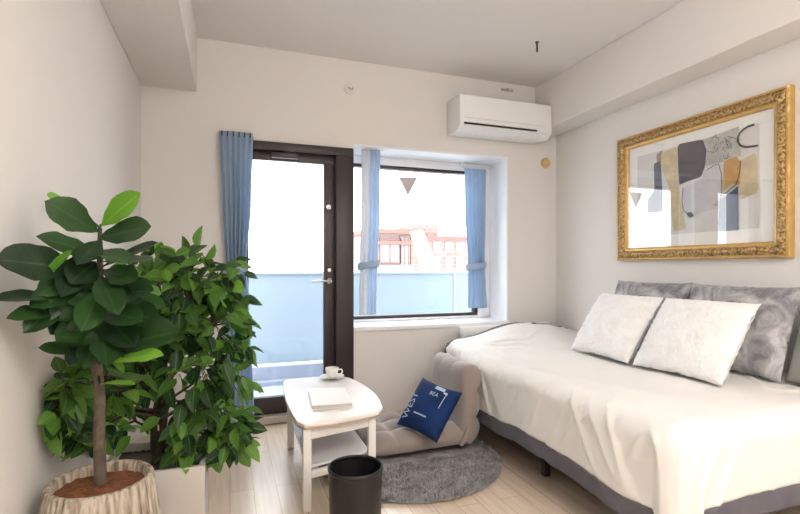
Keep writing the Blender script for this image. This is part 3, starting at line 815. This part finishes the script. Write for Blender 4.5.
def text(s, size, cx, cy, rot):
    cu = bpy.data.curves.new('txt', 'FONT'); cu.body = s; cu.size = size; cu.align_x = 'CENTER'; cu.align_y = 'CENTER'; cu.resolution_u = 2
    o = bpy.data.objects.new('txt', cu); COL.objects.link(o)
    dg = bpy.context.evaluated_depsgraph_get(); ev = o.evaluated_get(dg); me = ev.to_mesh()
    vs = []
    for v in me.vertices:
        x = cx + v.co.x * cos(rot) - v.co.y * sin(rot); y = cy + v.co.x * sin(rot) + v.co.y * cos(rot)
        vs.append(V((x, y, cush_h(x, y, CW, CHh, BT) + .003)))
    prn.add(vs, [tuple(p_.vertices) for p_ in me.polygons])
    ev.to_mesh_clear(); bpy.data.objects.remove(o); bpy.data.curves.remove(cu)
def flush(nm):
    global prn
    prn.xf(BCM); prn.build(nm, M_letter, BLU, smooth=False); prn = MB()
text('WEST', .056, -CW * .30, CHh * -.12, pi / 2)
flush('lettering')
rect(CW * .02, CW * .24, CHh * .33, CHh * .40); rect(CW * .24, CW * .32, CHh * .30, CHh * .34)
rect(CW * .30, CW * .315, CHh * .02, CHh * .31)
flush('printed_bracket')
text('BEA', .030, CW * .08, CHh * .22, 0)
flush('lettering')
rect(-CW * .14, CW * .16, -CHh * .225, -CHh * .20)
flush('printed_bar')

# ------------------------------------------------------------------ coffee table
HT = .366
tcn = (tl + tr_ + br_ + bl) / 4
def edge(a, b, bulge, n=12):
    d = b - a; nrm = V((d.y, -d.x)).normalized()
    out = []
    for i in range(n):
        k = i / n; out.append(a + d * k - nrm * bulge * 4 * k * (1 - k) * -1)
    return out
def outline(ins=0):
    P = []
    cs_ = [bl, tl, tr_, br_]
    cs_ = [c_ + (tcn - c_).normalized() * ins for c_ in cs_]
    bul = [.012, .012, .012, .012]
    for i in range(4):
        a, b = cs_[i], cs_[(i + 1) % 4]; d = b - a
        nrm = V((-d.y, d.x)).normalized()
        if (tcn - (a + b) / 2).dot(nrm) > 0: nrm = -nrm
        bl_ = .022 if i == 0 else .05 if i == 2 else .022
        for k in range(2, 39):
            s = k / 40; P.append(a + d * s + nrm * bl_ * 4 * s * (1 - s))
    return smooth_poly([V((q.x, q.y, 0)) for q in P], 2)
TB = thing('coffee_table', 'low white coffee table with rounded top beside the floor chair', 'table', (tcn.x, tcn.y, 0))
MB().prism(outline(), HT - .018, HT, bev=.004).build('tabletop', [M_top], TB, angle=50)
MB().prism(outline(.006), HT - .026, HT - .0185, bev=.001).build('top_edge', [M_topedge], TB, angle=50)
for q in lc:
    b_ = MB().box(-.017, .017, -.017, .017, .0115 if (q - RC).length < RRAD + .03 else .001, HT - .027, .004)
    b_.xf(Matrix.Translation((q.x, q.y, 0))); b_.build('leg', M_white2, TB)
ap = MB()
def bar(m, a, b, z0, z1, wd, bev=.003):
    d = (b - a); L_ = d.length; an = math.atan2(d.y, d.x); k = MB().box(0, L_, -wd / 2, wd / 2, z0, z1, bev)
    k.xf(Matrix.Translation((a.x, a.y, 0)) @ Matrix.Rotation(an, 4, 'Z')); m.add(k.v, k.f)
for i in range(4):
    a, b = lc[i], lc[(i + 1) % 4]; d = (b - a).normalized() * .018
    bar(ap, a + d, b - d, HT - .075, HT - .027, .016)
ap.build('apron', M_white2, TB)
for i in (1, 3):
    rl_ = MB(); a, b = lc[i], lc[(i + 1) % 4]; d = (b - a).normalized() * .018
    bar(rl_, a + d, b - d, .13, .16, .018); rl_.build('shelf_rail', M_white2, TB)
M_shelf = mat('glossy_shelf', srgb(226, 226, 228), .12)
sh = MB().prism([lc[0] + V((.0, .022)), lc[1] + V((.0, -.022)), lc[2] + V((.0, -.022)), lc[3] + V((.0, .022))], .161, .172, bev=.002)
sh.build('shelf', M_shelf, TB, smooth=False)

# cup, saucer, booklet
pc = on_y(332, 379, 1); r = ray(332, 378.5); t_ = (HT - EYE) / r.z; p = V((0, 0, EYE)) + r * t_
sc_ = MB().lathe([(0, .002), (.030, .002), (.034, .0), (.036, .004), (.068, .013), (.069, .015), (.066, .0155), (.036, .008), (0, .007)], (p.x, p.y, HT + .001), 40)
tag(sc_.build('saucer', M_cup, origin=(p.x, p.y, HT)), 'white china saucer under the cup on the coffee table', 'saucer')
CP = thing('coffee_cup', 'small white china cup on its saucer on the coffee table', 'cup', (p.x, p.y, HT + .009))
MB().lathe([(0, .004), (.020, .004), (.021, 0), (.023, .0), (.024, .006), (.032, .018), (.037, .038), (.0385, .052), (.037, .053), (.035, .040), (.030, .020), (.018, .010), (0, .009)], (p.x, p.y, HT + .0095), 36).build('cup_body', M_cup, CP)
MB().tube([(p.x + .034, p.y - .012, HT + .052), (p.x + .052, p.y - .018, HT + .052), (p.x + .056, p.y - .020, HT + .038), (p.x + .046, p.y - .016, HT + .026), (p.x + .032, p.y - .011, HT + .026)], .004, 8).build('handle', M_cup, CP)
MB().lathe([(0, 0), (.0335, 0)], (p.x, p.y, HT + .045), 28).build('coffee', mat('coffee_brown', srgb(90, 56, 36), .2), CP)
def on_z(px, py, z):
    r = ray(px, py); return V((0, 0, EYE)) + r * ((z - EYE) / r.z)
bz = HT + .022
Bk = [on_z(308, 388.5, bz), on_z(345, 387, bz), on_z(353, 402.5, bz), on_z(312, 405.5, bz)]
bc_ = (Bk[0] + Bk[2]) / 2
BK = thing('booklet', 'closed white book lying flat on the coffee table in front of the cup', 'book', (bc_.x, bc_.y, HT))
MB().prism(Bk, HT + .018, HT + .021, bev=.001).prism(Bk, HT + .001, HT + .004, bev=.001).build('book_cover', M_paper, BK, smooth=False)
MB().prism([q + (bc_ - q) * .03 for q in Bk], HT + .0042, HT + .0178).build('pages', M_pages, BK, smooth=False)

# ------------------------------------------------------------------ waste bin
tb_ = 1.74; c_ = at(355.5, 465, tb_); hb = c_.z
bn = thing('waste_bin', 'round black plastic waste bin in front of the coffee table', 'bin', (c_.x, c_.y, 0))
MB().lathe([(0, .002), (.088, .002), (.091, .006), (.0975, hb - .012), (.0955, hb - .012), (.088, .010), (0, .010)], (c_.x, c_.y, 0), 56).build('bucket', [M_black], bn, angle=50)
rm = MB()
rm.lathe([(.0965 + .004 * cos(a), hb - .008 + .008 * sin(a)) for a in [2 * pi * k / 12 for k in range(13)]], (c_.x, c_.y, 0), 56)
rm.build('rim', M_black, bn)

# ------------------------------------------------------------------ plants
def add_leaf(m, base, tip, width, nrm, curl=.12, fold=.18, shape='fig', mi=0, wave=.0, seed=0, nl=9):
    d = tip - base; L_ = d.length; dn = d.normalized()
    n_ = nrm - dn * nrm.dot(dn)
    if n_.length < 1e-3: n_ = dn.orthogonal()
    n_.normalize(); s_ = dn.cross(n_)
    vs, fs, uvs = [], [], []
    cols = (-1, -.55, 0, .55, 1)
    for i in range(nl + 1):
        s = i / nl
        if shape == 'fig':
            w = sin(pi * min(1, s) ** 1.25) ** .62 * (.72 + .36 * s) if 0 < s < 1 else .02
        else:
            w = (sin(pi * s ** .72) ** .85) if 0 < s < 1 else .02
        for c in cols:
            ww = width / 2 * w * (1 + wave * nz(s * 5 + seed, c * 2, seed))
            p_ = base + d * s + s_ * c * ww + n_ * (abs(c) * ww * fold * 2 - curl * L_ * s * s + curl * L_ * .35 * s)
            p_ += n_ * wave * width * .35 * nz(s * 4 + seed * 1.7, c * 3, 2)
            vs.append(p_); uvs.append(((c + 1) / 2, s))
    k = len(cols)
    for i in range(nl):
        for j in range(k - 1):
            a = i * k + j; fs.append((a, a + 1, a + k + 1, a + k))
    m.add(vs, fs, mi, uvs)
UP = V((0, 0, 1))
CAMD = lambda p_: (V((0, 0, EYE)) - p_).normalized()

# -- fiddle leaf fig in the bark pot
tp = 1.30; pc = at(101, 481, tp); PXc, PYc, PZ = pc.x, pc.y, pc.z
FIG = thing('fiddle_leaf_fig', 'broad-leaved fig plant in the whitewashed bark pot at the left wall', 'potted plant', (PXc, PYc, 0))
R0 = .129
pm = MB(); n = 96
def pot_r(z):
    k = z / PZ
    return R0 * (.86 + .22 * sin(pi * min(1, k * .60 + .18)) ** 1.2 - .06 * S(.5, 1.0, k))
rows = [PZ * i / 26 for i in range(27)]
sc0 = R0 / pot_r(PZ)
def potf(u, v):
    a = 2 * pi * u; z = PZ * v
    r_ = pot_r(z) * sc0 * .985
    rid = .0035 * abs(sin(a * 22 + 1.5 * nz(v * 3, cos(a) * 3, sin(a) * 3))) + .003 * nz(cos(a) * 9, sin(a) * 9, v * 4)
    r_ = min(r_ + rid * S(1.0, .97, v), .152)
    return V((PXc + r_ * cos(a), PYc + r_ * sin(a), z + .001))
pm.grid(potf, n * 2, 30)
pm.lathe([(R0 * .99, PZ), (R0 * .985, PZ + .006), (R0 * .95, PZ + .010), (R0 * .88, PZ + .008), (R0 * .85, PZ - .004), (R0 * .83, PZ - .05)], (PXc, PYc, 0), n)
pm.lathe([(0, .001), (pot_r(0) * sc0 * .98, .001)], (PXc, PYc, 0), n)
pm.build('pot', M_pot, FIG, angle=60)
sm_ = MB()
def soilf(u, v):
    a = 2 * pi * u; r_ = R0 * .845 * v
    return V((PXc + r_ * cos(a), PYc + r_ * sin(a), PZ - .018 + .012 * (1 - v * v) + .006 * nz(cos(a) * r_ * 60, sin(a) * r_ * 60)))
sm_.grid(soilf, 48, 12); sm_.build('soil', M_soil, FIG, merge=True)
tk = MB()
trunk = [at(101, 484, tp), at(99, 440, tp), at(100, 400, tp), at(97, 365, tp - .01), at(98, 320, tp - .01), at(100, 280, tp - .01), at(100, 250, tp - .01), at(100, 228, tp)]
trunk[0].z = PZ - .02
tk.tube(trunk, [.0155, .0145, .0135, .012, .011, .009, .007, .005], 12)
br2 = [at(98, 375, tp), at(88, 352, tp - .02), at(78, 325, tp - .05), at(72, 295, tp - .08), at(70, 272, tp - .1)]
tk.tube(br2, [.011, .010, .008, .006, .004], 10)
tk.build('trunk', M_bark, FIG)
lm = MB()
# (base px, tip px, width px, depth base, depth tip, facing 0 up..1 camera, young)
FL = [((101, 226), (139, 193), 22, 1.28, 1.22, .75, 1), ((98, 232), (47, 201), 29, 1.28, 1.16, .8, 0), ((66, 203), (47, 193), 8, 1.33, 1.30, .6, 1),
      ((99, 238), (150, 226), 27, 1.28, 1.25, .7, 0), ((100, 258), (40, 234), 22, 1.27, 1.13, .6, 0), ((78, 270), (-2, 258), 36, 1.2, 1.02, .75, 0),
      ((66, 300), (-4, 297), 20, 1.2, 1.0, .45, 0), ((41, 281), (69, 250), 10, 1.13, 1.12, .6, 1), ((100, 268), (157, 241), 14, 1.28, 1.3, .45, 0),
      ((82, 252), (62, 296), 24, 1.24, 1.12, .85, 0), ((70, 310), (8, 316), 18, 1.2, 1.04, .55, 0), ((101, 262), (153, 258), 14, 1.27, 1.18, .5, 0),
      ((108, 350), (174, 330), 36, 1.26, 1.14, .8, 0), ((112, 362), (160, 352), 16, 1.22, 1.10, .7, 1), ((92, 352), (40, 346), 15, 1.26, 1.16, .6, 0),
      ((100, 384), (134, 382), 8, 1.26, 1.2, .5, 1), ((104, 345), (124, 372), 9, 1.26, 1.2, .5, 1), ((98, 300), (150, 288), 30, 1.27, 1.16, .7, 0),
      ((98, 310), (140, 318), 26, 1.25, 1.14, .75, 0), ((96, 290), (52, 318), 26, 1.24, 1.12, .8, 0), ((98, 275), (118, 312), 26, 1.22, 1.1, .85, 0),
      ((90, 320), (58, 340), 24, 1.24, 1.14, .8, 0), ((100, 325), (108, 362), 24, 1.24, 1.12, .85, 0), ((98, 250), (128, 262), 24, 1.26, 1.13, .7, 0),
      ((80, 275), (40, 292), 26, 1.22, 1.10, .75, 0), ((74, 290), (24, 332), 22, 1.2, 1.08, .75, 0), ((100, 240), (78, 262), 22, 1.25, 1.12, .8, 0),
      ((102, 300), (166, 306), 22, 1.3, 1.28, .6, 0), ((92, 330), (70, 366), 20, 1.27, 1.2, .8, 0), ((100, 290), (82, 330), 26, 1.2, 1.08, .85, 0),
      ((100, 285), (64, 300), 30, 1.24, 1.15, .8, 0), ((102, 285), (138, 300), 30, 1.25, 1.16, .8, 0), ((100, 310), (72, 345), 28, 1.25, 1.17, .85, 0), ((104, 315), (134, 345), 28, 1.25, 1.16, .85, 0),
      ((96, 262), (70, 282), 26, 1.22, 1.14, .8, 0), ((104, 270), (136, 280), 26, 1.25, 1.17, .75, 0), ((98, 335), (84, 368), 22, 1.26, 1.2, .85, 0), ((106, 335), (150, 350), 24, 1.27, 1.2, .8, 0),
      ((84, 282), (30, 306), 26, 1.22, 1.08, .7, 0), ((100, 330), (118, 366), 22, 1.27, 1.21, .85, 0), ((108, 300), (158, 322), 26, 1.28, 1.2, .8, 0), ((90, 300), (50, 334), 24, 1.25, 1.15, .8, 0)]
WALLX = XL + .012
def clampx(p_):
    if p_.x < WALLX: p_.x = WALLX + .004
    return p_
for i, (b_, t_, wp, db, dt, fc, yg) in enumerate(FL):
    bp, tp_ = clampx(at(b_[0], b_[1], db)), clampx(at(t_[0], t_[1], dt))
    nrm = CAMD(bp) * fc + UP * (1 - fc) + V((.25, 0, 0)) * (random.random() - .3)
    add_leaf(lm, bp, tp_, wp / F * (db + dt) / 2 * 1.12, nrm, curl=random.uniform(.03, .14), fold=random.uniform(.08, .2), mi=yg, wave=.22, seed=i * 3.1, nl=12)
for i, (b_, t_, wp, db, dt, fc, yg) in enumerate(FL):     # leaf stalks
    bp = clampx(at(b_[0], b_[1], db))
    near = min(trunk[3:] + br2, key=lambda q_: (q_ - bp).length)
    if (near - bp).length > .01: lm.tube([near, (near + bp) / 2 + V((0, 0, .006)), bp], .0028, 5, mi=0)
for k_ in range(len(lm.v)):
    if lm.v[k_][0] < WALLX: lm.v[k_] = (WALLX, lm.v[k_][1], lm.v[k_][2])
lm.build('foliage', [M_fig, M_figy], FIG, angle=180)

# -- ficus in the white planter
FX0, FX1, FY0, FY1, FZ = -.42, -.083, 1.82, 2.16, .30
FCS = thing('weeping_fig', 'small-leaved bushy fig tree in the square white planter beside the curtain', 'potted plant', ((FX0 + FX1) / 2, (FY0 + FY1) / 2, 0))
bx = MB()
bx.box(FX0, FX1, FY0, FY0 + .02, .001, FZ, .003); bx.box(FX0, FX1, FY1 - .02, FY1, .001, FZ, .003)
bx.box(FX0, FX0 + .02, FY0 + .02, FY1 - .02, .001, FZ, .003); bx.box(FX1 - .02, FX1, FY0 + .02, FY1 - .02, .001, FZ, .003)
bx.box(FX0 + .02, FX1 - .02, FY0 + .02, FY1 - .02, .001, .02)
bx.build('planter', M_planter, FCS)
MB().grid(lambda u, v: V((FX0 + .021 + (FX1 - FX0 - .042) * u, FY0 + .021 + (FY1 - FY0 - .042) * v, FZ - .03 + .006 * nz(u * 30, v * 30))), 24, 24).build('soil', M_bark2, FCS)
C0 = V(((FX0 + FX1) / 2, (FY0 + FY1) / 2, FZ - .03))
st = MB()
for k_ in range(3):
    a0 = 2 * pi * k_ / 3
    pts = []
    for i in range(9):
        s = i / 8; a = a0 + s * 5; rd = .022 * (1 - s * .4)
        pts.append(C0 + V((rd * cos(a) + .02 * s, rd * sin(a) - .03 * s, .55 * s)))
    st.tube(pts, [.014 - .006 * i / 8 for i in range(9)], 9)
# clusters: px, py, depth, radius(m), count
CL = [(190, 274, 1.84, .09, 14), (215, 282, 1.86, .10, 16), (160, 285, 1.86, .10, 16), (226, 300, 1.86, .08, 14), (185, 305, 1.78, .12, 22), (135, 300, 1.9, .11, 14),
      (215, 325, 1.80, .11, 20), (170, 335, 1.74, .12, 22), (230, 345, 1.84, .08, 15), (200, 365, 1.74, .12, 22), (150, 370, 1.74, .12, 20), (230, 380, 1.84, .08, 15),
      (120, 370, 1.84, .11, 16), (222, 405, 1.78, .10, 18), (188, 405, 1.72, .10, 18), (128, 412, 1.76, .09, 12), (105, 400, 1.82, .10, 14), (85, 385, 1.70, .08, 14),
      (64, 388, 1.36, .055, 14), (76, 405, 1.40, .055, 14), (58, 405, 1.33, .04, 8), (62, 430, 1.36, .04, 7), (92, 432, 1.45, .05, 8), (90, 360, 1.5, .06, 10), (112, 390, 1.5, .06, 10), (125, 345, 1.7, .08, 14), (105, 330, 1.7, .07, 10), (228, 425, 1.82, .08, 18), (215, 440, 1.78, .08, 16), (234, 443, 1.82, .06, 14), (185, 440, 1.76, .07, 10),
      (180, 262, 1.88, .05, 5), (198, 256, 1.88, .035, 3), (138, 268, 1.9, .06, 6), (155, 262, 1.9, .06, 6), (232, 275, 1.88, .06, 8), (110, 430, 1.80, .07, 8), (236, 320, 1.88, .05, 7)]
fo = MB(); rr = random.Random(21)
for (px, py, t_, rad, cnt) in CL:
    c_ = at(px, py, t_); c_.x = max(c_.x, XL + .05)
    s = min(.95, max(.25, (c_.z - C0.z) / .6)); root_ = C0 + V((.02 * s, -.03 * s, .55 * s * .8))
    mid = (root_ + c_) / 2 + V((0, 0, .04))
    st.tube([root_, mid, c_], [.006, .0045, .003], 6)
    for i in range(int(cnt * 2.1)):
        d = V((rr.gauss(0, 1), rr.gauss(0, 1), rr.gauss(0, 1))).normalized()
        q_ = c_ + d * rad * rr.random() ** .45
        dirn = (d * .8 + V((rr.gauss(0, .4), rr.gauss(0, .4), -.45 + rr.gauss(0, .3)))).normalized()
        L_ = rr.uniform(.055, .095)
        tip_ = q_ + dirn * L_
        if min(q_.x, tip_.x) < XL + .02:
            q_.x = max(q_.x, XL + .03); tip_.x = max(tip_.x, XL + .02)
        if tip_.z < .22: continue
        nrm = (UP * .6 + CAMD(q_) * .5 + V((rr.gauss(0, .4), rr.gauss(0, .4), rr.gauss(0, .3))))
        add_leaf(fo, q_, tip_, L_ * rr.uniform(.5, .62), nrm, curl=rr.uniform(.05, .3), fold=rr.uniform(.1, .25), shape='ov', wave=.1, seed=i + px, nl=6)
        if i % 3 == 0: st.tube([c_, (c_ + q_) / 2 + V((0, 0, .006)), q_], .0016, 4)
def boxclear(m):
    for k_ in range(len(m.v)):
        x, y, z = m.v[k_]
        if x < XL + .012: m.v[k_] = (XL + .012, y, z)
boxclear(fo)
st.build('trunk', M_bark2, FCS)
fo.build('foliage', M_fic, FCS, angle=180)

# ------------------------------------------------------------------ light
W_ = bpy.data.worlds.new('sky'); SC.world = W_; W_.use_nodes = True
bg = W_.node_tree.nodes['Background']; bg.inputs[0].default_value = (.93, .97, 1, 1); bg.inputs[1].default_value = 6.0
def area(name, loc, rot, sx, sy, power, col=(1, 1, 1), portal=False):
    l = bpy.data.lights.new(name, 'AREA'); l.shape = 'RECTANGLE'; l.size = sx; l.size_y = sy; l.energy = power; l.color = col
    o = bpy.data.objects.new(name, l); COL.objects.link(o); o.location = loc; o.rotation_euler = rot
    if portal: l.cycles.is_portal = True
    return o
area('window_portal', (1.34, 3.53, 1.19), (-pi / 2, 0, 0), 1.08, 1.14, 1, portal=True)
area('door_portal', (.35, 3.40, .92), (-pi / 2, 0, 0), .50, 1.55, 1, portal=True)
area('room_fill_down', (.95, -.6, 2.38), (0, 0, 0), 1.6, 1.6, 13, (1, .985, .965))  # unseen soft fill added behind the camera, not a fixture of the room
area('room_fill_up', (1.0, -.9, 1.75), (pi, 0, 0), 1.2, 1.2, 78, (1, .985, .965))  # added upward fill that brightens the ceiling by bounce; no real lamp here

SC.view_settings.view_transform = 'Standard'; SC.view_settings.look = 'None'
SC.view_settings.exposure = 0.22; SC.view_settings.gamma = 1.0
try:
    SC.cycles.use_denoising = True; SC.cycles.max_bounces = 10; SC.cycles.transparent_max_bounces = 12; SC.cycles.sample_clamp_indirect = 6
except Exception: pass
